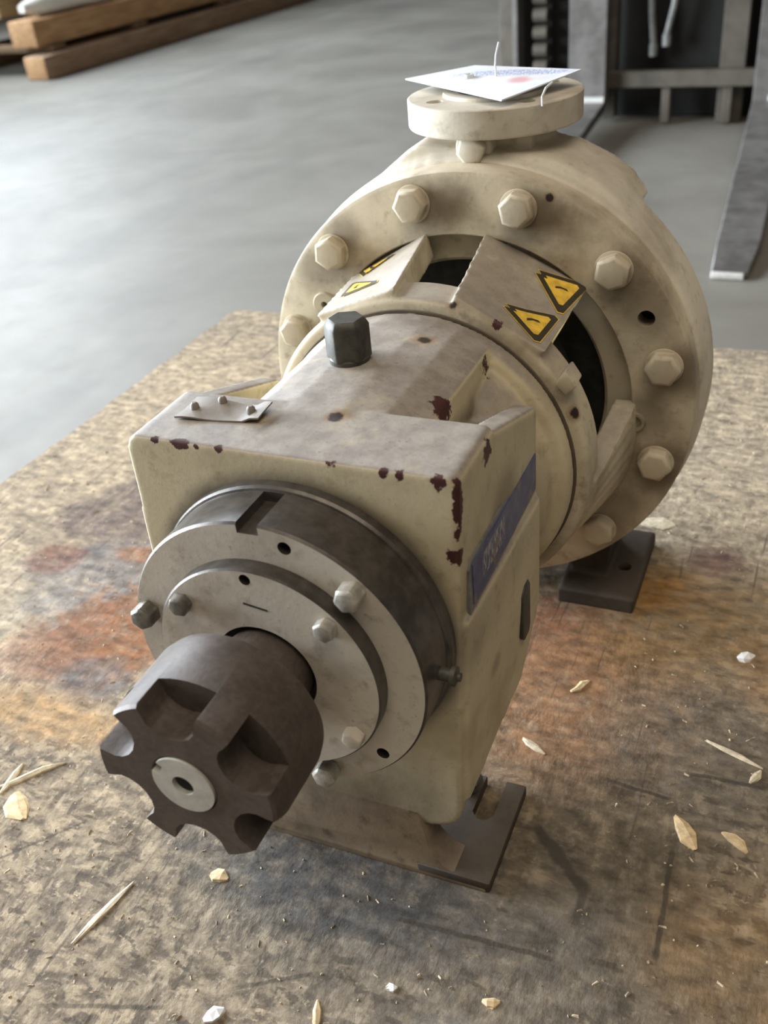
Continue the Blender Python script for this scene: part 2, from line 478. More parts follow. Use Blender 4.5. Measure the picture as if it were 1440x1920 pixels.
# board outline with slightly chewed edges
out = []
def edge(x0, y0, x1, y1, n):
    for i in range(n):
        t = i / n
        j = rnd.uniform(-0.0025, 0.0025)
        dx, dy = (x1 - x0), (y1 - y0); L = math.hypot(dx, dy)
        out.append((x0 + dx * t - dy / L * j, y0 + dy * t + dx / L * j))
edge(bx0, by0, bx1, by0, 40); edge(bx1, by0, bx1, by1, 50); edge(bx1, by1, bx0, by1, 60); edge(bx0, by1, bx0, by0, 80)
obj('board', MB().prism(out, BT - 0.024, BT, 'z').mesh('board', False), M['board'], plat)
M['bearer'] = plain('rough_timber', (0.25, 0.17, 0.10), 0.8, 0, 0.3, 14)
for yy in (-0.85, -0.15, 0.55):
    obj('bearer', MB().box(bx0 + 0.02, bx1 - 0.02, yy - 0.05, yy + 0.05, 0.10, BT - 0.024).mesh('bearer', False), M['bearer'], plat)
for xx in (bx0 + 0.08, -0.07, bx1 - 0.08):
    obj('runner', MB().box(xx - 0.05, xx + 0.05, by0 + 0.02, by1 - 0.02, 0.0, 0.10).mesh('runner', False), M['bearer'], plat)

# ------------------------------------------------------------------ PUMP
pump = empty('centrifugal_pump', (0, 0, BT))
tag(pump, 'large cream painted centrifugal pump with dark coupling hub on the stained board', 'pump')
D2 = math.radians


def pol(r, a, y):
    return (r * math.cos(D2(a)), y, r * math.sin(D2(a)))


# volute casing with neck, feet, suction side
c = MB()
c.lathe([(1.012, 0.13), (1.022, 0.20), (1.022, 0.42), (0.985, 0.50), (0.90, 0.58), (0.86, 0.72), (0.70, 0.80)], 128)
c.prism([(-0.74, 0.70), (-0.30, 1.035), (-0.25, 1.06), (0.0, 1.045), (0.26, 1.015), (0.36, 0.995), (0.50, 0.930), (0.60, 0.855), (0.66, 0.770), (0.3, 0.2), (-0.4, 0.2)], 0.18, 0.60)
c.lathe([(0.30, 0.70), (0.26, 1.00), (0.25, 1.12)], 64, 'z', (0, 0.484, 0))
c.lathe([(0.40, 0.75), (0.33, 0.85), (0.33, 1.05)], 64)
casing = obj('volute_casing', cast(c, 0.0030, 6, 'volute_casing'), M['casing'], pump)
sf = bevel(MB().lathe([(0.22, 1.02), (0.50, 1.02), (0.50, 1.14), (0.22, 1.14)], 64, closed='loop').mesh('sf'), 0.002)
smooth(sf); obj('suction_flange', sf, M['casing'], pump)
# casing feet
for sgn in (1, -1):
    f = MB()
    f.box(*sorted((sgn * 0.42, sgn * 0.80)), 0.00, 0.62, -1.12, -1.035)
    f.prism([(sgn * 0.40, -0.80), (sgn * 0.66, -0.72), (sgn * 0.62, -1.05), (sgn * 0.46, -1.05)], 0.16, 0.50)
    fm = cast(f, 0.0026, 3, 'casing_foot')
    fm = cut(fm, [MB().lathe([(0.035, -1.3), (0.035, -0.9)], 20, 'z', (sgn * 0.70, 0.265, 0)).mesh('h')])
    for p in fm.polygons: p.use_smooth = True
    obj('casing_foot', fm, M['foot'], pump)

# discharge flange
df = MB().lathe([(0.16, 1.208), (0.375, 1.208), (0.379, 1.203), (0.379, 1.096), (0.372, 1.089), (0.16, 1.089)], 96, 'z', (0, 0.484, 0), closed='loop').mesh('df')
df2 = bevel(df, 0.0022, 2)
cutl = [MB().lathe([(0.036, 1.0), (0.036, 1.3)], 20, 'z', (0.285 * math.cos(D2(a)), 0.484 + 0.285 * math.sin(D2(a)), 0)).mesh('h') for a in (45, 135, 225, 315)]
df2 = cut(df2, cutl); smooth(df2)
dfo = obj('discharge_flange', df2, M['casing'], pump)
obj('bore_plug', MB().lathe([(0.163, 1.10), (0.163, 1.16)], 40, 'z', (0, 0.484, 0)).mesh('bore_plug'), M['dark'], dfo)
# raised sealing face
rf = MB().lathe([(0.162, 1.206), (0.225, 1.206), (0.222, 1.222), (0.162, 1.222)], 72, 'z', (0, 0.484, 0), closed='loop').mesh('sealing_face')
smooth(rf); obj('sealing_face', rf, M['casing'], dfo)
# drain boss and plug in front of the neck
bo = MB().lathe([(0.075, 0.17), (0.082, 0.19), (0.085, 0.46)], 32, 'y', (0.0, 0, 1.045)).lathe([(0.062, 0.30), (0.062, 0.50)], 24, 'x', (-0.28, 0.33, 1.03)).mesh('neck_boss')
bo = bevel(bo, 0.0012); smooth(bo)
obj('neck_boss', bo, M['casing'], pump)


def hexbolt(name, r, h, washer=0.0, soft=0.06):
    """hex head, axis +z, base at z=0, in metres"""
    m = MB()
    m.lathe([(r * 0.99, 0), (r * 0.99, h * 0.82), (r * 0.80, h)], 6)
    # lathe axis y -> remap to z
    m.v = [(x, -z, y) for x, y, z in m.v]
    if washer:
        w = MB().lathe([(washer, 0), (washer, h * 0.14)], 28); w.v = [(x, -z, y) for x, y, z in w.v]
        m.add(w.v, w.f)
    me = m.mesh(name, False)
    me = bevel(me, r * soft, 2 if soft > 0.1 else 1)
    smooth(me, 30)
    return me


def place(name, me, mat, parent, p, n, spin=0.0):
    """put a shared mesh at pump point p, its +z along n"""
    o = bpy.data.objects.new(name, me); C.objects.link(o)
    if not me.materials: me.materials.append(mat)
    o.parent = parent
    q = Vector(n).to_track_quat('Z', 'Y')
    o.rotation_mode = 'QUATERNION'
    o.rotation_quaternion = q @ Matrix.Rotation(spin, 3, 'Z').to_quaternion()
    o.location = P(*p)
    return o


FY = (0, -1, 0)
hb_plug = hexbolt('neck_plug', 0.064 * S, 0.055 * S)
place('neck_plug', hb_plug, M['casing'], pump, (0.0, 0.172, 1.045), FY, 0.2)

# lantern (intermediate piece): big flange, arms, front ring
fl_me = MB().lathe([(0.735, 0.005), (0.74, 0.0), (0.975, 0.0), (0.993, 0.006), (1.0, 0.022), (1.0, 0.135), (0.735, 0.135)], 144, closed='loop').mesh('casing_cover_flange')
holes = [MB().lathe([(0.036, -0.2), (0.036, 0.10)], 24, 'y', pol(0.882, 28.4, 0)).mesh('h'),
         MB().lathe([(0.014, -0.2), (0.014, 0.08)], 16, 'y', pol(0.775, -33.6, 0)).mesh('h'),
         MB().lathe([(0.016, -0.2), (0.016, 0.08)], 16, 'y', pol(0.79, 151, 0)).mesh('h')]
fl_me = cut(fl_me, holes)
# small holes darken by depth; the large one gets a disc painted dark
smooth(fl_me, 30)
cover = obj('cover_flange', fl_me, M['flange'], pump)
for r, a, rr, hole_r in ((0.755, -4.2, 0.047, 0.030), (0.775, -33.6, 0.050, 0.014), (0.79, 151, 0.060, 0.016)):
    b = MB().lathe([(rr, 0.01), (rr, -0.006), (rr * 0.9, -0.014), (hole_r * 1.05, -0.014), (hole_r, 0.01)], 28, 'y', pol(r, a, 0), closed='loop').mesh('boss')
    smooth(b); obj('boss', b, M['flange'], cover)
obj('hole_shade', MB().lathe([(0.035, 0.085), (0.035, 0.095)], 20, 'y', pol(0.882, 28.4, 0)).mesh('hole_shade'), M['hole'], cover)  # near-black disc paints the shade inside the large hole
# 12 casing bolts, painted over
hb = hexbolt('casing_bolt', 0.076 * S, 0.064 * S, 0.080 * S, 0.13)
for i in range(12):
    a = 14.2 + 30 * i
    place('casing_bolt', hb, M['bolt'], pump, pol(0.888, a, 0.0), FY, i * 0.37)
# back plate in the bore, inside wall and the seal housing
sp_ = MB().lathe([(0.737, 0.06), (0.737, 0.12), (0.605, 0.12), (0.605, 0.075), (0.620, 0.06)], 112, closed='loop').mesh('seal_plate')
smooth(sp_); obj('seal_plate', sp_, M['lantern'], pump)
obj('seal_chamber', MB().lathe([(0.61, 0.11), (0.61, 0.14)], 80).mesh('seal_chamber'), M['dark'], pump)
g = MB().lathe([(0.46, 0.12), (0.46, 0.02), (0.44, 0.0), (0.34, 0.0), (0.34, -0.30), (0.20, -0.34), (0.20, -0.62)], 72).mesh('seal_housing')
smooth(g); obj('seal_housing', g, M['gland'], pump)
sm_ = MB().lathe([(0.628, -0.606), (0.638, -0.606), (0.642, -0.595), (0.628, -0.595)], 112, closed='loop').mesh('seam')
obj('gasket_seam', sm_, M['seam'], pump)

lan = MB()
# front ring
lan.lathe([(0.50, -0.600), (0.672, -0.600), (0.688, -0.585), (0.688, -0.43), (0.66, -0.40), (0.50, -0.40)], 128, closed='loop')


def arm(af, ab, yf=-0.5, yb=0.03, ro=0.705, ri=0.60, rob=0.755, rib=0.64):
    """one flat-faced arm: angle range af at the front ring, ab at the flange"""
    vs = []
    for (a0, a1), y, r_o, r_i in ((af, yf, ro, ri), (ab, yb, rob, rib)):
        for a, rr in ((a0, r_o), (a1, r_o), (a1, r_i), (a0, r_i)):
            vs.append(pol(rr, a, y))
    fs = [(0, 1, 2, 3), (7, 6, 5, 4)] + [(k_, k_ + 4, (k_ + 1) % 4 + 4, (k_ + 1) % 4) for k_ in range(4)]
    lan.add(vs, fs)


arm((45, 77), (45, 83), yf=-0.590, ro=0.722); arm((96, 126), (103, 137), yf=-0.590, ro=0.722)


def web(mirror):
    """curved lower web flaring from the front ring out to the flange"""
    vs = []; N = 14
    for i in range(N + 1):
        t = i / N
        af = -6 - 74 * t; ab = 3 - 83 * t
        rb = 0.755 + 0.055 * min(1.0, t * 3)
        for a, rr, y in ((af, 0.70, -0.50), (ab, rb, 0.03), (ab, 0.66, 0.03), (af, 0.62, -0.50)):
            vs.append(pol(rr, 180 - a if mirror else a, y))
    fs = [(0, 1, 2, 3), tuple(N * 4 + j for j in (3, 2, 1, 0))]
    for i in range(N):
        for j in range(4):
            fs.append((i * 4 + j, i * 4 + (j + 1) % 4, i * 4 + 4 + (j + 1) % 4, i * 4 + 4 + j))
    lan.add(vs, fs)


web(False); web(True)
lan_me = cast(lan, 0.0016, 7, 'lantern')
obj('lantern', lan_me, M['lantern'], pump)
# nut lug and notch on the front ring
lg = bevel(MB().prism([(0.555, 0.40), (0.60, 0.36), (0.64, 0.40), (0.60, 0.46)], -0.635, -0.53).mesh('lug'), 0.002)
smooth(lg); obj('ring_lug', lg, M['lantern'], pump)


from mathutils.bvhtree import BVHTree
lan_bvh = BVHTree.FromPolygons([v.co.copy() for v in lan_me.vertices], [tuple(p.vertices) for p in lan_me.polygons])
# warning stickers on the two upper arms
def sticker(tri, n):
    n = Vector(n).normalized()
    ctr = sum((Vector(t) for t in tri), Vector()) / 3
    vs = []; fs = []; mats = []
    def drop(p, off):                                # project a point onto the arm along the arm's normal
        q = Vector(P(*(p + n * 0.3)))
        h_ = lan_bvh.ray_cast(q, -n)[0]
        if h_ is None: h_ = Vector(P(*p))
        return h_ + n * off
    def layer(sc, off, mi, N=10):
        b = len(vs)
        pts = [ctr + (Vector(t) - ctr) * sc for t in tri]
        idx = {}
        for i in range(N + 1):
            for j in range(N + 1 - i):
                idx[(i, j)] = len(vs)
                u_, v_ = i / N, j / N
                vs.append(drop(pts[0] * (1 - u_ - v_) + pts[1] * u_ + pts[2] * v_, off))
        for i in range(N):
            for j in range(N - i):
                if (i, j) in ((0, 0), (N - 1, 0), (0, N - 1)) and N > 5: continue   # clipped corners
                fs.append((idx[(i, j)], idx[(i + 1, j)], idx[(i, j + 1)])); mats.append(mi)
                if i + j < N - 1:
                    fs.append((idx[(i + 1, j)], idx[(i + 1, j + 1)], idx[(i, j + 1)])); mats.append(mi)
    layer(1.0, 0.0005, 0); layer(0.95, 0.0008, 1); layer(0.66, 0.0011, 0)
    e = (Vector(tri[1]) - Vector(tri[0])).normalized(); g_ = n.cross(e)
    b = len(vs)
    for dx, dy in ((-0.028, -0.006), (0.0, 0.004), (0.03, -0.004), (0.024, 0.010), (-0.004, 0.016), (-0.026, 0.008)):
        vs.append(drop(ctr + e * dx + g_ * dy, 0.0014))
    fs.append(tuple(range(b, b + 6))); mats.append(1)
    me = bpy.data.meshes.new('warning_sticker'); me.from_pydata([tuple(v) for v in vs], [], fs); me.update()
    o = obj('warning_sticker', me, [M['yellow'], M['black']], pump)
    for p, mi in zip(me.polygons, mats): p.material_index = mi
    o['label'] = 'yellow and black warning triangle sticker'
    return o


nr = (math.cos(D2(61.5)), 0, math.sin(D2(61.5)))
nl = (math.cos(D2(115)), 0, math.sin(D2(115)))
def onarm(t, n, d): t = Vector(t); n = Vector(n); return tuple(t + n * (d - t.dot(n)))
sticker([(0.290, -0.450, 0.629), (0.495, -0.310, 0.52), (0.478, -0.585, 0.52)], nr)
sticker([(0.307, -0.07, 0.621), (0.521, 0.033, 0.505), (0.492, -0.325, 0.52)], nr)
sticker([(-0.40, -0.42, 0.58), (-0.45, -0.16, 0.55), (-0.23, -0.36, 0.66)], nl)
sticker([(-0.42, -0.12, 0.555), (-0.49, -0.01, 0.52), (-0.27, -0.04, 0.645)], nl)

# bearing frame: square front housing, side walls, hump on top, rear ring
f = MB()
prof = [(-1.69, 0.61), (-1.36, 0.61), (-1.30, 0.47), (-0.86, 0.36), (-0.88, -0.41), (-1.07, -0.70), (-1.40, -0.86), (-1.69, -0.89)]
# front box, well rounded lower corners
sec = []
for cx, cz, rr, a0 in ((0.56, 0.612, 0.030, 0), (-0.565, 0.612, 0.045, 90), (-0.565, -0.885, 0.11, 180), (0.56, -0.885, 0.11, 270)):
    for j in range(6):
        a = D2(a0 + j * 18)
        sec.append((cx - math.copysign(rr, cx) + rr * math.cos(a), cz - math.copysign(rr, cz) + rr * math.sin(a)))
f.prism(sec, -1.69, -1.36, 'y')
f.prism(prof, -0.44, 0.46, 'x')
f.prism([(-1.6, 0.55)] + [(-1.36, 0.56), (-1.30, 0.47), (-0.86, 0.36), (-0.88, -0.35), (-1.07, -0.55), (-1.6, -0.6)], -0.50, 0.52, 'x')
# side walls with a sloping top edge, lower half a touch proud
sw = [(-1.66, 0.590), (-1.37, 0.59), (-0.86, 0.425), (-0.88, -0.41), (-1.07, -0.68), (-1.40, -0.76), (-1.66, -0.78)]
f.prism(sw, 0.47, 0.556, 'x'); f.prism(sw, -0.556, -0.47, 'x')
lw = [(-1.66, 0.075), (-0.885, 0.070), (-0.885, -0.41), (-1.07, -0.66), (-1.40, -0.74), (-1.65, -0.75)]
f.prism(lw, 0.50, 0.578, 'x'); f.prism(lw, -0.578, -0.50, 'x')
# hump: wide crest from the box back to the ring
for y0, y1, zt in ((-1.42, -0.66, 0.0),):
    hump = []
    top = [(-0.335, 0.40), (-0.335, 0.535), (-0.25, 0.590), (-0.12, 0.615), (0.06, 0.620), (0.20, 0.600), (0.325, 0.545), (0.335, 0.40)]
    f.prism(top, y0, y1)
# rear barrel and flange
f.lathe([(0.44, -1.30), (0.52, -0.92), (0.555, -0.86), (0.575, -0.70), (0.575, -0.62)], 96)
f.lathe([(0.60, -0.70), (0.625, -0.685), (0.63, -0.65), (0.63, -0.60), (0.55, -0.60)], 112)
for i, (x, y, z) in enumerate(f.v):                       # frame sheared sideways to meet box edges in the image, fading rearward
    f.v[i] = (x + 0.040 * (z - 0.61) * min(1.0, max(0.0, (-0.80 - y) / 0.5)), y, z)
frame_me = cast(f, 0.0022, 4, 'bearing_frame')
frame = obj('bearing_frame', frame_me, M['frame'], pump)

# oil filler plug on the hump
pl = MB().lathe([(0.060, 0.585), (0.068, 0.60), (0.060, 0.612)], 24, 'z', (-0.075, -1.02, 0)).mesh('x')
plug = empty('filler_plug'); plug.parent = pump
hp = hexbolt('plug_head', 0.082 * S, 0.145 * S)
place('plug_head', hp, M['plug'], plug, (-0.075, -1.02, 0.628), (0, 0, 1), 0.35)
pc = MB().lathe([(0.070, 0.595), (0.074, 0.632), (0.066, 0.645)], 28, 'z', (-0.075, -1.02, 0)).mesh('plug_collar'); smooth(pc)
obj('plug_collar', pc, M['plug'], plug)

# rating plate on top of the housing, riveted, bent
rp = MB()
nx = 10
vs = []
for i in range(nx + 1):
    t = i / nx
    x = -0.455 + 0.29 * t
    zb = 0.614 + 0.006 * math.sin(t * 7) + (0.012 if t > 0.85 else 0)
    for y, dz in ((-1.565 + 0.04 * t, 0.004 * math.cos(t * 9)), (-1.50, 0.0), (-1.425, 0.006)):
        vs.append((x, y, zb + dz))
vs2 = [(x, y, z + 0.006) for x, y, z in vs]
fs = []
n_ = len(vs)
for i in range(nx):
    for j in range(2):
        a = i * 3 + j
        fs.append((a + n_, a + 3 + n_, a + 4 + n_, a + 1 + n_)); fs.append((a, a + 1, a + 4, a + 3))
for i in range(nx):
    a = i * 3
    fs.append((a, a + 3, a + 3 + n_, a + n_)); fs.append((a + 2, a + 2 + n_, a + 5 + n_, a + 5))
fs.append((0, n_, n_ + 1, 1)); fs.append((1, n_ + 1, n_ + 2, 2))
fs.append((nx * 3, nx * 3 + 1, nx * 3 + 1 + n_, nx * 3 + n_)); fs.append((nx * 3 + 1, nx * 3 + 2, nx * 3 + 2 + n_, nx * 3 + 1 + n_))
rp.add(vs + vs2, fs)
rpm = rp.mesh('rating_plate'); smooth(rpm, 50)
M['plate'] = paint('dusty_plate', base=(0.23, 0.20, 0.165), dirt=(0.13, 0.105, 0.085), dirtiness=0.6, dust=0.5)
rpo = obj('rating_plate', rpm, M['plate'], pump)
for x, y in ((-0.415, -1.50), (-0.345, -1.44), (-0.215, -1.48)):
    rv = MB().lathe([(0.016, 0.622), (0.014, 0.640), (0.007, 0.648)], 14, 'z', (x, y, 0)).mesh('rivet'); smooth(rv)
    obj('rivet', rv, M['plate'], rpo)

# blue maker's plate along the right side wall
k = NT('blue_plate')
sx = k.n.new('ShaderNodeSeparateXYZ'); k.link(k.co, sx.inputs[0])
nz = k.noise(70, 4).outputs[0]
lt = k.noise(1.0, 3, 0.5, 0, k.mapping((1, 420, 130))).outputs[0]
colb = k.mix(k.ramp(nz, 0.35, 0.7), (0.045, 0.058, 0.16), (0.095, 0.105, 0.19))
yy = k.math('DIVIDE', sx.outputs[1], S)
band = k.math('MULTIPLY', k.ramp(yy, -1.52, -1.48), k.math('SUBTRACT', 1.0, k.ramp(yy, -1.30, -1.26)))
zz = k.math('SUBTRACT', k.math('DIVIDE', sx.outputs[2], S), GZ)
zb = k.math('MULTIPLY', k.ramp(zz, 0.135, 0.15), k.math('SUBTRACT', 1.0, k.ramp(zz, 0.225, 0.24)))
colb = k.mix(k.math('MULTIPLY', k.math('MULTIPLY', band, zb), k.ramp(lt, 0.48, 0.54)), colb, (0.34, 0.34, 0.36))
colb = k.mix(k.ramp(k.noise(38, 4).outputs[0], 0.56, 0.66), colb, (0.19, 0.15, 0.10))
M['blue'] = k.out(colb, 0.4)
M['plate_edge'] = metal('dull_plate_edge', (0.15, 0.15, 0.15), (0.27, 0.26, 0.25), 0.5, 0.3)
npb = MB().prism([(-1.625, 0.085), (-0.90, 0.085), (-0.875, 0.11), (-0.875, 0.255), (-0.90, 0.275), (-1.60, 0.275), (-1.625, 0.25)], 0.525, 0.553, 'x').mesh('maker_plate')
npo = obj('maker_plate', npb, M['plate_edge'], pump)
npo['label'] = 'blue enamel plate with worn pale lettering'
obj('plate_face', MB().prism([(-1.60, 0.105), (-0.895, 0.105), (-0.895, 0.255), (-1.60, 0.255)], 0.548, 0.557, 'x').mesh('plate_face'), M['blue'], npo)
# dark oil level window on the lower side wall
ov = bevel(MB().prism([(-1.13, -0.22), (-1.10, -0.19), (-1.05, -0.19), (-1.03, -0.22), (-1.03, -0.41), (-1.05, -0.44), (-1.11, -0.44), (-1.13, -0.41)], 0.53, 0.574, 'x').mesh('oil_sight'), 0.0015)
smooth(ov); obj('oil_sight', ov, M['plug'], pump)

# bearing cover (big ring) and inner cover
bc = MB().lathe([(0.522, -1.66), (0.522, -1.722), (0.516, -1.732), (0.509, -1.735), (0.509, -1.906), (0.502, -1.9145), (0.30, -1.9145), (0.30, -1.66)], 128, closed='loop').mesh('bearing_cover')


def slot(a, r0, r1, hw, y0, y1):
    e = Vector((math.cos(D2(a)), 0, math.sin(D2(a)))); t = Vector((-math.sin(D2(a)), 0, math.cos(D2(a))))
    m = MB()
    vs = []
    for y in (y0, y1):
        for rr, s in ((r0, -1), (r1, -1), (r1, 1), (r0, 1)):
            p = e * rr + t * (s * hw); vs.append((p.x, y, p.z))
    m.add(vs, [(0, 1, 2, 3), (7, 6, 5, 4)] + [(i, i + 4, (i + 1) % 4 + 4, (i + 1) % 4) for i in range(4)])
    return m.mesh('slot')


bc = cut(bc, [slot(91.5, 0.474, 0.6, 0.036, -2.1, -1.737)] +
         [MB().lathe([(0.022, -2.1), (0.022, -1.82)], 20, 'y', pol(0.457, a, 0)).mesh('h') for a in (77, -42)])
smooth(bc, 30)
bco = obj('bearing_cover', bc, [M['cover'], M['cover_side']], pump)
for p in bc.polygons:
    p.material_index = 0 if abs(p.normal.y) > 0.8 and p.center.y < S * -1.9 else 1
ic = MB().lathe([(0.383, -1.90), (0.383, -1.964), (0.377, -1.970), (0.172, -1.970), (0.168, -1.964), (0.168, -1.90)], 112, closed='loop').mesh('inner_cover')
ic = cut(ic, [MB().lathe([(0.019, -2.1), (0.019, -1.93)], 18, 'y', pol(0.349, 92.4, 0)).mesh('h')])
smooth(ic, 30)
ico = obj('inner_cover', ic, [M['cover'], M['cover_side']], pump)
for p in ic.polygons:
    p.material_index = 0 if abs(p.normal.y) > 0.8 else 1
# stamped line on the inner cover
obj('stamp_mark', MB().prism([(-0.035, 0.262), (0.045, 0.250), (0.045, 0.245), (-0.035, 0.256)], -1.972, -1.969).mesh('stamp_mark'), M['dark'], ico)
obj('shaft_seal', MB().lathe([(0.169, -1.935), (0.169, -1.90)], 48).mesh('shaft_seal'), M['dark'], pump)
hbC = hexbolt('cover_bolt', 0.043 * S, 0.062 * S)
for a, m_, sp in ((47.5, 'zinc', 0.2), (167.7, 'zinc_dark', 0.5), (-72.8, 'zinc', 0.9)):
    me = hbC.copy(); me.materials.clear(); me.materials.append(M[m_])
    place('cover_bolt', me, M[m_], bco, pol(0.457, a, -1.9145), FY, sp)
hbD = hexbolt('inner_bolt', 0.036 * S, 0.040 * S)
for a, m_, sp in ((140, 'zinc_dark', 0.1), (44.4, 'zinc', 0.6), (-33, 'cover', 0.3), (-130, 'zinc', 0.3)):
    me = hbD.copy(); me.materials.clear(); me.materials.append(M[m_])
    place('inner_bolt', me, M[m_], ico, pol(0.336, a, -1.970), FY, sp)
# grease nipple on the ring's right edge
gn = MB().lathe([(0.022, 0.50), (0.022, 0.545), (0.032, 0.545), (0.032, 0.560), (0.014, 0.566), (0.014, 0.575)], 14, 'x', (0, -1.80, -0.02)).mesh('grease_nipple')
smooth(gn); obj('grease_nipple', gn, M['plug'], pump)

# shaft and coupling hub
obj('shaft_collar', MB().lathe([(0.150, -1.90), (0.150, -2.13)], 48).mesh('shaft_collar'), M['hub'], pump)
shm = MB().lathe([(0.120, -1.88), (0.120, -2.20), (0.098, -2.20), (0.098, -2.452)], 48).mesh('shaft')
key = slot(150, 0.075, 0.2, 0.020, -2.6, -2.30)
shm = cut(shm, [key, MB().lathe([(0.034, -2.6), (0.034, -2.36)], 24).mesh('h')])
smooth(shm, 30); sho = obj('shaft', shm, M['shaft'], pump)
obj('centre_hole_shade', MB().lathe([(0.0338, -2.40), (0.0338, -2.437), (0.012, -2.425)], 24).mesh('centre_hole_shade'), M['dark'], sho)  # dark disc, the shade inside the centre hole put in as colour
hub = MB().lathe([(0.255, -2.115), (0.272, -2.130), (0.280, -2.160), (0.280, -2.436), (0.272, -2.446), (0.104, -2.446), (0.100, -2.44), (0.100, -2.115)], 120, closed='loop').mesh('coupling_hub')
cuts = []
for i in range(6):
    a = D2(30 + 60 * i)
    e = Vector((math.cos(a), math.sin(a))); t = Vector((-math.sin(a), math.cos(a)))
    loc = [(0.40, -0.125), (0.272, -0.096), (0.235, -0.082)]
    for j in range(1, 8):
        th = math.pi * j / 8
        loc.append((0.235 - 0.066 * math.sin(th), -0.082 * math.cos(th)))
    loc += [(0.235, 0.082), (0.272, 0.096), (0.40, 0.125)]
    poly = [tuple(e * r0 + t * s0) for r0, s0 in loc]
    cuts.append(MB().prism(poly, -2.6, -2.335).mesh('n'))
hub = cut(hub, cuts)
hub = bevel(hub, 0.0011, 2, 35)
smooth(hub, 32)
obj('coupling_hub', hub, M['hub'], pump)

# support foot under the front housing
sfw = [(-0.30, -0.84), (0.335, -0.84), (0.365, -0.93), (0.385, -1.0), (0.43, -1.055), (0.52, -1.085), (0.60, -1.09), (0.60, -1.12), (-0.60, -1.12), (-0.60, -1.09), (-0.52, -1.085), (-0.43, -1.055), (-0.37, -0.95)]
sfb = MB().prism(sfw, -1.692, -1.60)
sfb.v = [(x, y - (0.052 * max(0.0, (-0.90 - z) / 0.22) if y < -1.65 else 0.0), z) for x, y, z in sfb.v]
sfm = bevel(sfb.mesh('support_web'), 0.0014); smooth(sfm)
foot = empty('support_foot'); foot.parent = pump
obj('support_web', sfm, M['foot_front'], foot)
for sgn in (1, -1):
    fp = MB()
    x0, x1 = sorted((sgn * 0.33, sgn * 0.615))
    fm = bevel(fp.box(x0, x1, -1.74, -1.25, -1.12, -1.07).mesh('foot_plate'), 0.002)
    fm = cut(fm, [MB().prism([(sgn * 0.45, -1.20), (sgn * 0.45, -1.44), (sgn * 0.475, -1.47), (sgn * 0.51, -1.47), (sgn * 0.535, -1.44), (sgn * 0.535, -1.20)][::1 if sgn > 0 else -1], -1.3, -0.9, 'z').mesh('s')])
    smooth(fm)
    obj('foot_plate', fm, M['foot'], foot)
hbf = hexbolt('foot_bolt', 0.055 * S, 0.06 * S)
place('foot_bolt', hbf, M['zinc_dark'], foot, (0.40, -1.32, -1.07), (0, 0, 1), 0.3)
place('foot_bolt', hbf, M['zinc_dark'], foot, (-0.40, -1.32, -1.07), (0, 0, 1), 0.3)

# ------------------------------------------------------------------ paper tag on the discharge flange
k = NT('tag_print')
sx = k.n.new('ShaderNodeSeparateXYZ'); k.link(k.co, sx.inputs[0])
tn = k.noise(1.0, 3, 0.6, 0, k.mapping((700, 160, 1), (0, 0, 0.9))).outputs[0]
base = k.mix(k.ramp(k.noise(60, 3).outputs[0], 0.3, 0.7), (0.74, 0.77, 0.82), (0.82, 0.84, 0.87))
fn = k.noise(90, 4).outputs[0]
base = k.mix(k.math('MULTIPLY', k.blob((0.022, 0.006, 0), 0.030, fn, 0.2, 0.3, (.55, 2.2, 1)), k.ramp(tn, 0.40, 0.55)), base, (0.36, 0.41, 0.64))
base = k.mix(k.math('MULTIPLY', k.blob((0.036, -0.024, 0), 0.010, fn, 0.3, 0.5), 0.8), base, (0.72, 0.36, 0.38))
base = k.mix(k.math('MULTIPLY', k.blob((-0.022, -0.005, 0), 0.026, fn, 0.3, 0.4), k.math('MULTIPLY', k.ramp(tn, 0.5, 0.6), 0.5)), base, (0.42, 0.47, 0.56))
M['tag'] = k.out(base, 0.35)
tagw = empty('paper_tag', (-0.046 * S, 0.547 * S, ZO + 1.25 * S))
tag(tagw, 'white printed paper tag lying on the discharge flange', 'tag')
crn = [(-0.451, 0.582, 0.0), (0.135, 0.144, -0.01), (0.352, 0.584, 0.022), (-0.219, 0.878, 0.0)]
cx = [((x + 0.046) * S, (y - 0.547) * S, z * S) for x, y, z in crn]
m = MB(); nn = 10; vs = []
for i in range(nn + 1):
    for j in range(nn + 1):
        s_, t_ = i / nn, j / nn
        p = (Vector(cx[0]) * (1 - s_) + Vector(cx[1]) * s_) * (1 - t_) + (Vector(cx[3]) * (1 - s_) + Vector(cx[2]) * s_) * t_
        p.z += 0.0030 * math.sin(math.pi * s_) * math.sin(math.pi * t_)
        vs.append(p)
n_ = len(vs)
fs = []
for i in range(nn):
    for j in range(nn):
        a = i * (nn + 1) + j
        fs.append((a, a + nn + 1, a + nn + 2, a + 1)); fs.append((a + n_, a + 1 + n_, a + nn + 2 + n_, a + nn + 1 + n_))
bd = [i * (nn + 1) for i in range(nn)] + [nn * (nn + 1) + j for j in range(nn)] + [i * (nn + 1) + nn for i in range(nn, 0, -1)] + [j for j in range(nn, 0, -1)]
for i in range(len(bd)):
    a, b = bd[i], bd[(i + 1) % len(bd)]
    fs.append((a, b, b + n_, a + n_))
m.add(vs + [v + Vector((0, 0, -0.0012)) for v in vs], fs)
tm = m.mesh('card', False); smooth(tm, 40)
obj('card', tm, M['tag'], tagw)
M['string'] = plain('clear_string', (0.72, 0.74, 0.74), 0.25)
def tp(x, y, z): return ((x + 0.046) * S, (y - 0.547) * S, (z - 1.25) * S)
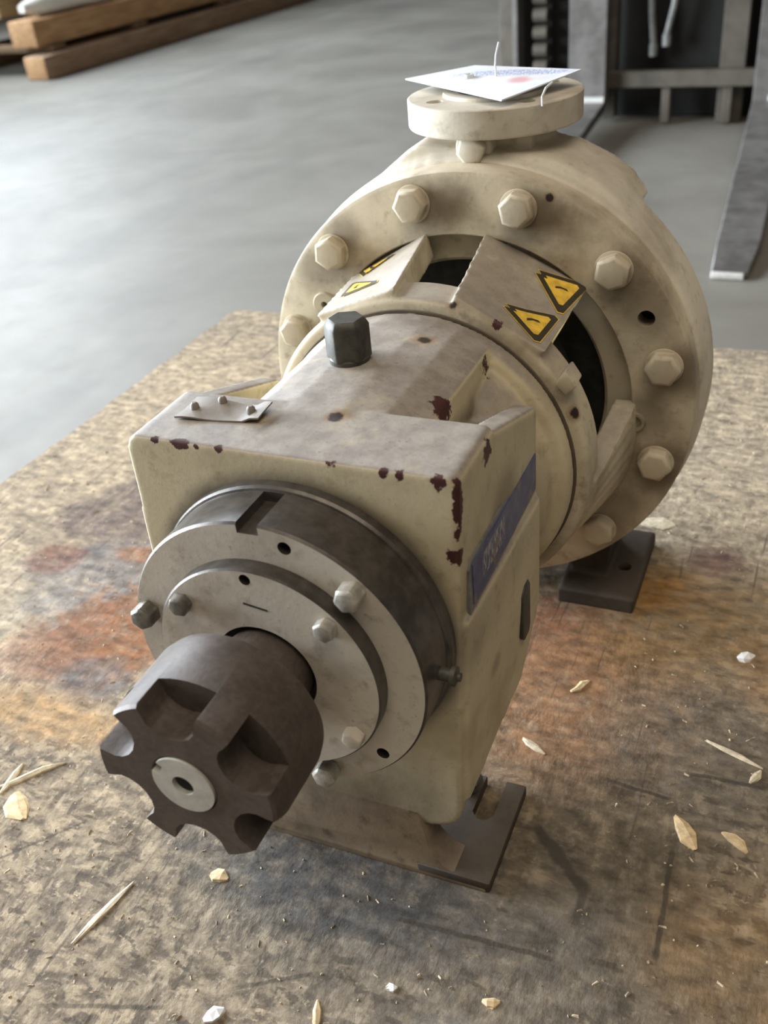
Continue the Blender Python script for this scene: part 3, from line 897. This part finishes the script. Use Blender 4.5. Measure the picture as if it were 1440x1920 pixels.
obj('tie_string', MB().tube([tp(0.004, 0.50, 1.262), tp(0.0, 0.50, 1.31), tp(0.004, 0.50, 1.35), tp(0.018, 0.50, 1.40)], 0.0009, 8).mesh('tie_string', False), M['string'], tagw)
obj('tie_string', MB().tube([tp(0.285, 0.36, 1.262), tp(0.288, 0.25, 1.262), tp(0.294, 0.17, 1.245), tp(0.30, 0.15, 1.212)], 0.0010, 8).mesh('tie_string', False), M['string'], tagw)
obj('eyelet', MB().lathe([(0.012 * S, -0.001), (0.012 * S, 0.0025), (0.022 * S, 0.0025), (0.024 * S, -0.001)], 16, 'z', (tp(-0.12, 0.50, 0)[0], tp(0, 0.50, 0)[1], 0.0032), closed='loop').mesh('eyelet', False), M['string'], tagw)

# ------------------------------------------------------------------ FORKLIFT behind
M['fork'] = metal('worn_fork_steel', (0.10, 0.094, 0.086), (0.19, 0.18, 0.17), 0.45, 0.4, 14, 0.2)
M['lift'] = metal('grimy_lift_paint', (0.055, 0.048, 0.038), (0.105, 0.092, 0.072), 0.6, 0.2, 12)
M['lift_dark'] = metal('black_lift_shadow_paint', (0.004, 0.004, 0.0035), (0.011, 0.010, 0.009), 0.75, 0.1, 10)  # near-black; shade behind the carriage is put into this colour
M['edge'] = metal('pale_edge_steel', (0.55, 0.54, 0.52), (0.75, 0.74, 0.72), 0.35, 0.3, 60)  # pale strips; light on the fork tip is put into this colour
M['hose'] = metal('grey_hose', (0.11, 0.115, 0.11), (0.22, 0.22, 0.21), 0.5, 0.1)
lift = empty('forklift', (-0.5, 4.3, 0))
tag(lift, 'dark grimy forklift standing behind the pump with lowered forks', 'forklift')
LX, LY = -0.5, 4.3
def lobj(name, mb, mat, parent=lift, bev=0.004):
    mb.v = [(x - LX, y - LY, z) for x, y, z in mb.v]
    me = mb.mesh(name, False)
    if bev: me = bevel(me, bev, 1); smooth(me)
    return obj(name, me, mat, parent)
for hx0, hx1, tx0, tx1, ty in ((-0.885, -0.714, -0.760, -0.655, 2.16), (-0.072, 0.100, 0.005, 0.111, 2.135)):
    fk = MB()
    yh = 4.02
    # blade: tapered from heel to tip
    sec = [(yh, hx0, hx1, 0.075, 0.120), (yh - 0.5, hx0 + (tx0 - hx0) * .27, hx1 + (tx1 - hx1) * .27, 0.055, 0.096), (ty + 0.22, tx0 - 0.012, tx1 + 0.012, 0.012, 0.040), (ty, tx0, tx1, 0.003, 0.020)]
    vs = []
    for y, xa, xb, za, zb_ in sec: vs += [(xa, y, za), (xb, y, za), (xb, y, zb_), (xa, y, zb_)]
    fs = [(0, 1, 2, 3), (15, 14, 13, 12)]
    for i in range(3):
        for j in range(4):
            fs.append((i * 4 + j, i * 4 + 4 + j, i * 4 + 4 + (j + 1) % 4, i * 4 + (j + 1) % 4))
    fk.add(vs, fs)
    fo = lobj('fork', fk, M['fork'])
    lobj('fork_shank', MB().box(hx0, hx1, yh - 0.01, yh + 0.06, 0.10, 1.15), M['fork'], fo)
    lobj('heel_edge', MB().box(hx0 + 0.065, hx1 - 0.004, yh - 0.020, yh - 0.008, 0.118, 0.142), M['edge'], fo, 0.002)
    lobj('tip_lit_edge', MB().box(tx0 + 0.002, tx1 - 0.012, ty - 0.012, ty + 0.006, 0.002, 0.019), M['edge'], fo, 0.002)  # bright strip paints the light caught by the bevelled tip
lobj('carriage_bar', MB().box(-1.0, 0.45, 4.08, 4.13, 0.165, 0.235), M['lift'])
lobj('carriage_bar', MB().box(-1.0, 0.45, 4.08, 4.13, 0.80, 0.92), M['lift'])
lobj('carriage_post', MB().box(-0.235, -0.125, 4.14, 4.22, 0.0, 1.2), M['lift'])
lobj('carriage_post', MB().box(-0.755, -0.695, 4.14, 4.22, 0.02, 1.2), M['lift'])
for xa, xb in ((-0.475, -0.435), (-0.205, -0.165)):
    lobj('hanger_post', MB().box(xa, xb, 4.10, 4.15, 0.005, 0.18), M['lift'])
for xa, xb in ((-1.275, -1.19), (0.36, 0.44)):
    ms = MB().box(xa, xb, 4.22, 4.40, 0.0, 1.6)
    lobj('mast_channel', ms, M['lift'])
lobj('mast_lip', MB().box(-1.19, -1.165, 4.15, 4.40, 0.0, 1.6), M['fork'])
for i in range(9):
    lobj('chain_link', MB().lathe([(0.032, -0.034), (0.032, 0.034)], 14, 'x', (-1.065, 4.20, 0.17 + 0.075 * i)), M['lift'], lift, 0.003)
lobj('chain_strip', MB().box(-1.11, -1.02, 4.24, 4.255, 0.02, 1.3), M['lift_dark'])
lobj('shade_panel', MB().box(-1.17, 0.35, 4.27, 5.6, 0.004, 1.3), M['lift_dark'])  # near-black body front, set forward to paint in the shade under the lift
for pts in ([(-0.565, 4.19, 0.95), (-0.560, 4.18, 0.6), (-0.548, 4.17, 0.45), (-0.535, 4.17, 0.335)], [(-0.43, 4.19, 0.95), (-0.440, 4.18, 0.6), (-0.455, 4.17, 0.48), (-0.478, 4.17, 0.375)]):
    h_ = lobj('hydraulic_hose', MB().tube(pts, 0.014, 10), M['hose'], lift, 0)
    p = pts[-1]
    lobj('hose_fitting', MB().tube([p, (p[0], p[1], p[2] - 0.05)], 0.019, 8), M['hose'], h_, 0)
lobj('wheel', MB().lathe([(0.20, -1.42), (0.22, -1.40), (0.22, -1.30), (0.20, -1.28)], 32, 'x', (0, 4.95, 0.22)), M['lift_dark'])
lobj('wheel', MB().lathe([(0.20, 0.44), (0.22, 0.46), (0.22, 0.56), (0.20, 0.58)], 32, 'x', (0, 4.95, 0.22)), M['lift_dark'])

# ------------------------------------------------------------------ timber skid, crate and wrap in the far left
def timber_mat(name, a, b):
    k = NT(name)
    g = k.noise(6, 5, 0.6, 0.3, k.mapping((8, 0.7, 8))).outputs[0]
    k.bump(g, 0.2, 0.01)
    return k.out(k.mix(k.ramp(g, 0.35, 0.65), a, b), 0.75)
M['tim_a'] = timber_mat('orange_timber', (0.30, 0.165, 0.075), (0.44, 0.27, 0.135))
M['tim_b'] = timber_mat('brown_timber', (0.20, 0.125, 0.075), (0.30, 0.20, 0.13))
M['tim_dark'] = timber_mat('dark_timber', (0.09, 0.055, 0.03), (0.16, 0.10, 0.05))
M['crate'] = timber_mat('crate_wood', (0.20, 0.14, 0.065), (0.30, 0.215, 0.11))
skid = empty('timber_skid', (-5.35, 7.2, 0))
tag(skid, 'stacked orange brown timber skid on the floor at the far left', 'skid')
def sk(name, b, mat, bev=0.012):
    m = MB().box(*b); m.v = [(x + 5.35, y - 7.2, z) for x, y, z in m.v]
    me = bevel(m.mesh(name, False), bev, 2); smooth(me)
    return obj(name, me, mat, skid)
sk('timber', (-5.44, -5.24, 5.58, 10.2, 0.0, 0.165), M['tim_b'])
sk('end_grain', (-5.435, -5.245, 5.574, 5.60, 0.006, 0.16), M['tim_a'], 0.008)
sk('timber', (-5.58, -5.34, 5.66, 10.2, 0.215, 0.40), M['tim_a'])
sk('timber', (-6.55, -6.35, 5.75, 10.2, 0.0, 0.165), M['tim_dark'])
for yy in (5.78, 6.9, 8.3, 9.7): sk('cross_block', (-6.56, -5.30, yy, yy + 0.16, 0.165, 0.215), M['tim_dark'])
sk('dark_bar', (-5.56, -5.36, 7.1, 8.2, 0.168, 0.205), M['lift_dark'], 0.004)
crate = empty('wooden_crate', (-6.4, 8.2, 0.40))
tag(crate, 'brown wooden crate standing on the timber skid', 'crate')
for i in range(7):
    m = MB().box(-0.78, -0.72, -2.3 + 0.66 * i, -1.66 + 0.66 * i, 0.0, 0.9)
    obj('plank', m.mesh('plank', False), M['crate'], crate)
    m = MB().box(0.50, 0.56, -2.3 + 0.66 * i, -1.66 + 0.66 * i, 0.0, 0.9)
    obj('plank', m.mesh('plank', False), M['crate'], crate)
for i in range(3):
    m = MB().box(-0.72, 0.50, -2.30, -2.25, 0.31 * i, 0.31 * i + 0.29)
    obj('plank', m.mesh('plank', False), M['crate'], crate)
obj('crate_base', MB().box(-0.74, 0.54, -2.28, 2.28, 0.0, 0.05).mesh('crate_base', False), M['tim_dark'], crate)
M['wrap'] = plain('white_wrap', (0.74, 0.72, 0.66), 0.45, 0, 0.08, 8)


def lump(name, pts, r, mat, label, cat, seed):
    """crumpled roll of film following pts"""
    rr = random.Random(seed)
    n = 14; vs = []; fs = []
    P_ = [Vector(p) for p in pts]
    c0 = P_[0].copy(); c0.z -= r
    for i, p in enumerate(P_):
        d = (P_[min(i + 1, len(P_) - 1)] - P_[max(i - 1, 0)]).normalized(); a = d.orthogonal().normalized(); b = d.cross(a)
        e = (0.45 if i in (0, len(P_) - 1) else 1)
        for k_ in range(n):
            t = 2 * math.pi * k_ / n
            q = p + r * e * rr.uniform(0.78, 1.08) * (math.cos(t) * a + math.sin(t) * b) - c0
            q.z = max(q.z, 0.0)
            vs.append(q)
    for i in range(len(P_) - 1):
        for k_ in range(n):
            l = (k_ + 1) % n
            fs.append((i * n + k_, i * n + l, (i + 1) * n + l, (i + 1) * n + k_))
    fs.append(tuple(range(n - 1, -1, -1))); fs.append(tuple((len(P_) - 1) * n + k_ for k_ in range(n)))
    m = MB().add(vs, fs)
    me = m.mesh(name, False); smooth(me, 70)
    o = obj(name, me, mat); o.location = c0
    return tag(o, label, cat)


lump('plastic_wrap', [(-5.46, 5.72 + 0.2 * i, 0.475 + 0.0 * i) for i in range(9)], 0.075, M['wrap'], 'white crumpled plastic film roll on top of the timber skid', 'plastic film', 3)
lump('plastic_wrap', [(-5.43, 8.1 + 0.18 * i, 0.445) for i in range(5)], 0.042, M['wrap'], 'smaller white film scrap further along the timber skid', 'plastic film', 5)

# ------------------------------------------------------------------ chips and crumbs on the board
M['chip'] = plain('fresh_chip', (0.62, 0.47, 0.27), 0.7, 0, 0.2, 200)
M['chip_pale'] = plain('pale_splinter', (0.60, 0.52, 0.38), 0.7, 0, 0.2, 200)
M['white_bit'] = plain('white_bit', (0.80, 0.80, 0.79), 0.5, 0, 0.05, 200)


def chip(name, x, y, L, W, H, rot, mat, label, cat, seed, group=None):
    """irregular splinter: tapered faceted prism lying on the board"""
    rr = random.Random(seed)
    n = 5
    ring0 = []; vs = []; fs = []
    secs = [(-0.5, 0.35), (-0.2, 0.9), (0.15, 1.0), (0.5, 0.25)]
    for t, w in secs:
        off = rr.uniform(-0.15, 0.15) * W
        for s_, zz in ((-0.5, 0.0), (-0.42, 0.7), (0.1, 1.0), (0.5, 0.6), (0.45, 0.0)):
            vs.append((t * L + rr.uniform(-.04, .04) * L, s_ * W * w * rr.uniform(.8, 1.2) + off, max(0.0, zz * H * 0.6 * (0.4 + 0.6 * w) * rr.uniform(.7, 1.2))))
    for i in range(3):
        for k_ in range(n):
            l = (k_ + 1) % n
            fs.append((i * n + k_, i * n + l, (i + 1) * n + l, (i + 1) * n + k_))
    fs.append((0, 1, 2, 3, 4)); fs.append((19, 18, 17, 16, 15))
    o = obj(name, MB().add(vs, fs).mesh(name, False), mat)
    o.location = (x, y, BT); o.rotation_euler = (0, 0, rot)
    return tag(o, label, cat, group)


chip('white_lump', 0.282, -0.035, 0.016, 0.013, 0.009, 0.3, M['white_bit'], 'white crumb on the rusty board right of the pump', 'crumb', 1)
chip('wood_chip', 0.258, -0.262, 0.034, 0.013, 0.006, -0.9, M['chip'], 'yellow wood chip right of the front foot, larger of two', 'wood chip', 2)
chip('wood_chip', 0.297, -0.258, 0.024, 0.009, 0.005, -0.6, M['chip'], 'smaller yellow wood chip nearest the right picture edge', 'wood chip', 4)
chip('wood_chip', 0.120, -0.208, 0.026, 0.007, 0.004, -0.45, M['chip_pale'], 'pale wood chip on rust stain beside the frame', 'wood chip', 5)
chip('wood_chip', 0.142, -0.121, 0.024, 0.007, 0.004, 1.0, M['chip'], 'tan wood chip on the rust stain by the casing foot', 'wood chip', 6)
chip('wood_splinter', -0.150, -0.480, 0.062, 0.006, 0.004, 1.35, M['chip_pale'], 'long pale splinter in front of the coupling hub', 'splinter', 7)
chip('wood_splinter', -0.303, -0.383, 0.060, 0.007, 0.005, 0.85, M['chip_pale'], 'pale splinter at the left picture edge', 'splinter', 8)
chip('wood_splinter', -0.318, -0.392, 0.036, 0.006, 0.005, 1.7, M['chip_pale'], 'short splinter crossing the pale splinter at left edge', 'splinter', 9)
chip('wood_chip', -0.290, -0.418, 0.034, 0.022, 0.004, -0.7, M['chip'], 'broad yellow wood chip below the crossed splinters at left', 'wood chip', 10)
chip('white_lump', 0.087, -0.462, 0.008, 0.006, 0.005, 0.3, M['white_bit'], 'tiny white crumb near the bottom centre of the board', 'crumb', 11)
chip('wood_chip', 0.156, -0.448, 0.012, 0.008, 0.004, 0.2, M['chip'], 'small tan chip near the bottom, right of the white crumb', 'wood chip', 12)
chip('white_lump', -0.024, -0.522, 0.016, 0.010, 0.006, 0.9, M['white_bit'], 'white scrap at the bottom edge left of centre', 'crumb', 13)
chip('wood_splinter', 0.045, -0.498, 0.022, 0.006, 0.004, 1.9, M['chip'], 'short yellow splinter at the bottom edge of the picture', 'splinter', 14)
chip('wood_splinter', 0.285, -0.165, 0.050, 0.005, 0.003, -0.35, M['chip_pale'], 'thin pale sliver on the dark board at right', 'splinter', 15)
chip('wood_chip', 0.305, -0.185, 0.018, 0.006, 0.004, 1.1, M['chip_pale'], 'pale chip by the right edge below the thin sliver', 'wood chip', 16)
chip('wood_chip', 0.163, 0.172, 0.040, 0.024, 0.003, 0.1, M['chip_pale'], 'pale flake behind the lower right of the casing flange', 'wood chip', 17)
chip('wood_chip', -0.080, -0.42, 0.016, 0.012, 0.004, 0.1, M['chip'], 'tan chip under the lowest claw of the coupling hub', 'wood chip', 18)

# uncountable crumbs, slivers and sawdust: one object
mbs = MB()
rs = random.Random(99)
for i in range(2600):
    x = rs.uniform(bx0 + 0.01, bx1 - 0.02); y = rs.uniform(by0 + 0.3, by1 - 0.01)
    if abs(x) < 0.18 and -0.38 < y < 0.15: continue
    L = (0.0012 + 0.0055 * rs.random() ** 2.5) * (2.4 if rs.random() < 0.03 else 1); W = rs.uniform(0.0007, 0.0024); H = rs.uniform(0.0004, 0.0012)
    a = rs.uniform(0, math.pi); ca, sa = math.cos(a), math.sin(a)
    q = [(-L / 2, -W / 2 * .4, 0), (L / 2, -W / 2, 0), (L / 2 * .8, W / 2, 0), (-L / 2 * .7, W / 2, 0), (-L * .3, 0, H), (L * .35, 0, H)]
    mbs.add([(x + u * ca - v * sa, y + u * sa + v * ca, BT + w) for u, v, w in q], [(0, 1, 5, 4), (1, 2, 5), (2, 3, 4, 5), (3, 0, 4), (3, 2, 1, 0)])
k = NT('crumbs')
vn = k.voro(180)
col = k.mix(k.ramp(k.noise(150, 2).outputs[0], 0.35, 0.65), (0.24, 0.185, 0.125), (0.58, 0.47, 0.33))
M['crumbs'] = k.out(col, 0.8)
tag(obj('sawdust_crumbs', mbs.mesh('sawdust_crumbs', False), M['crumbs']), 'scattered sawdust crumbs and slivers over the board', 'sawdust', kind='stuff')
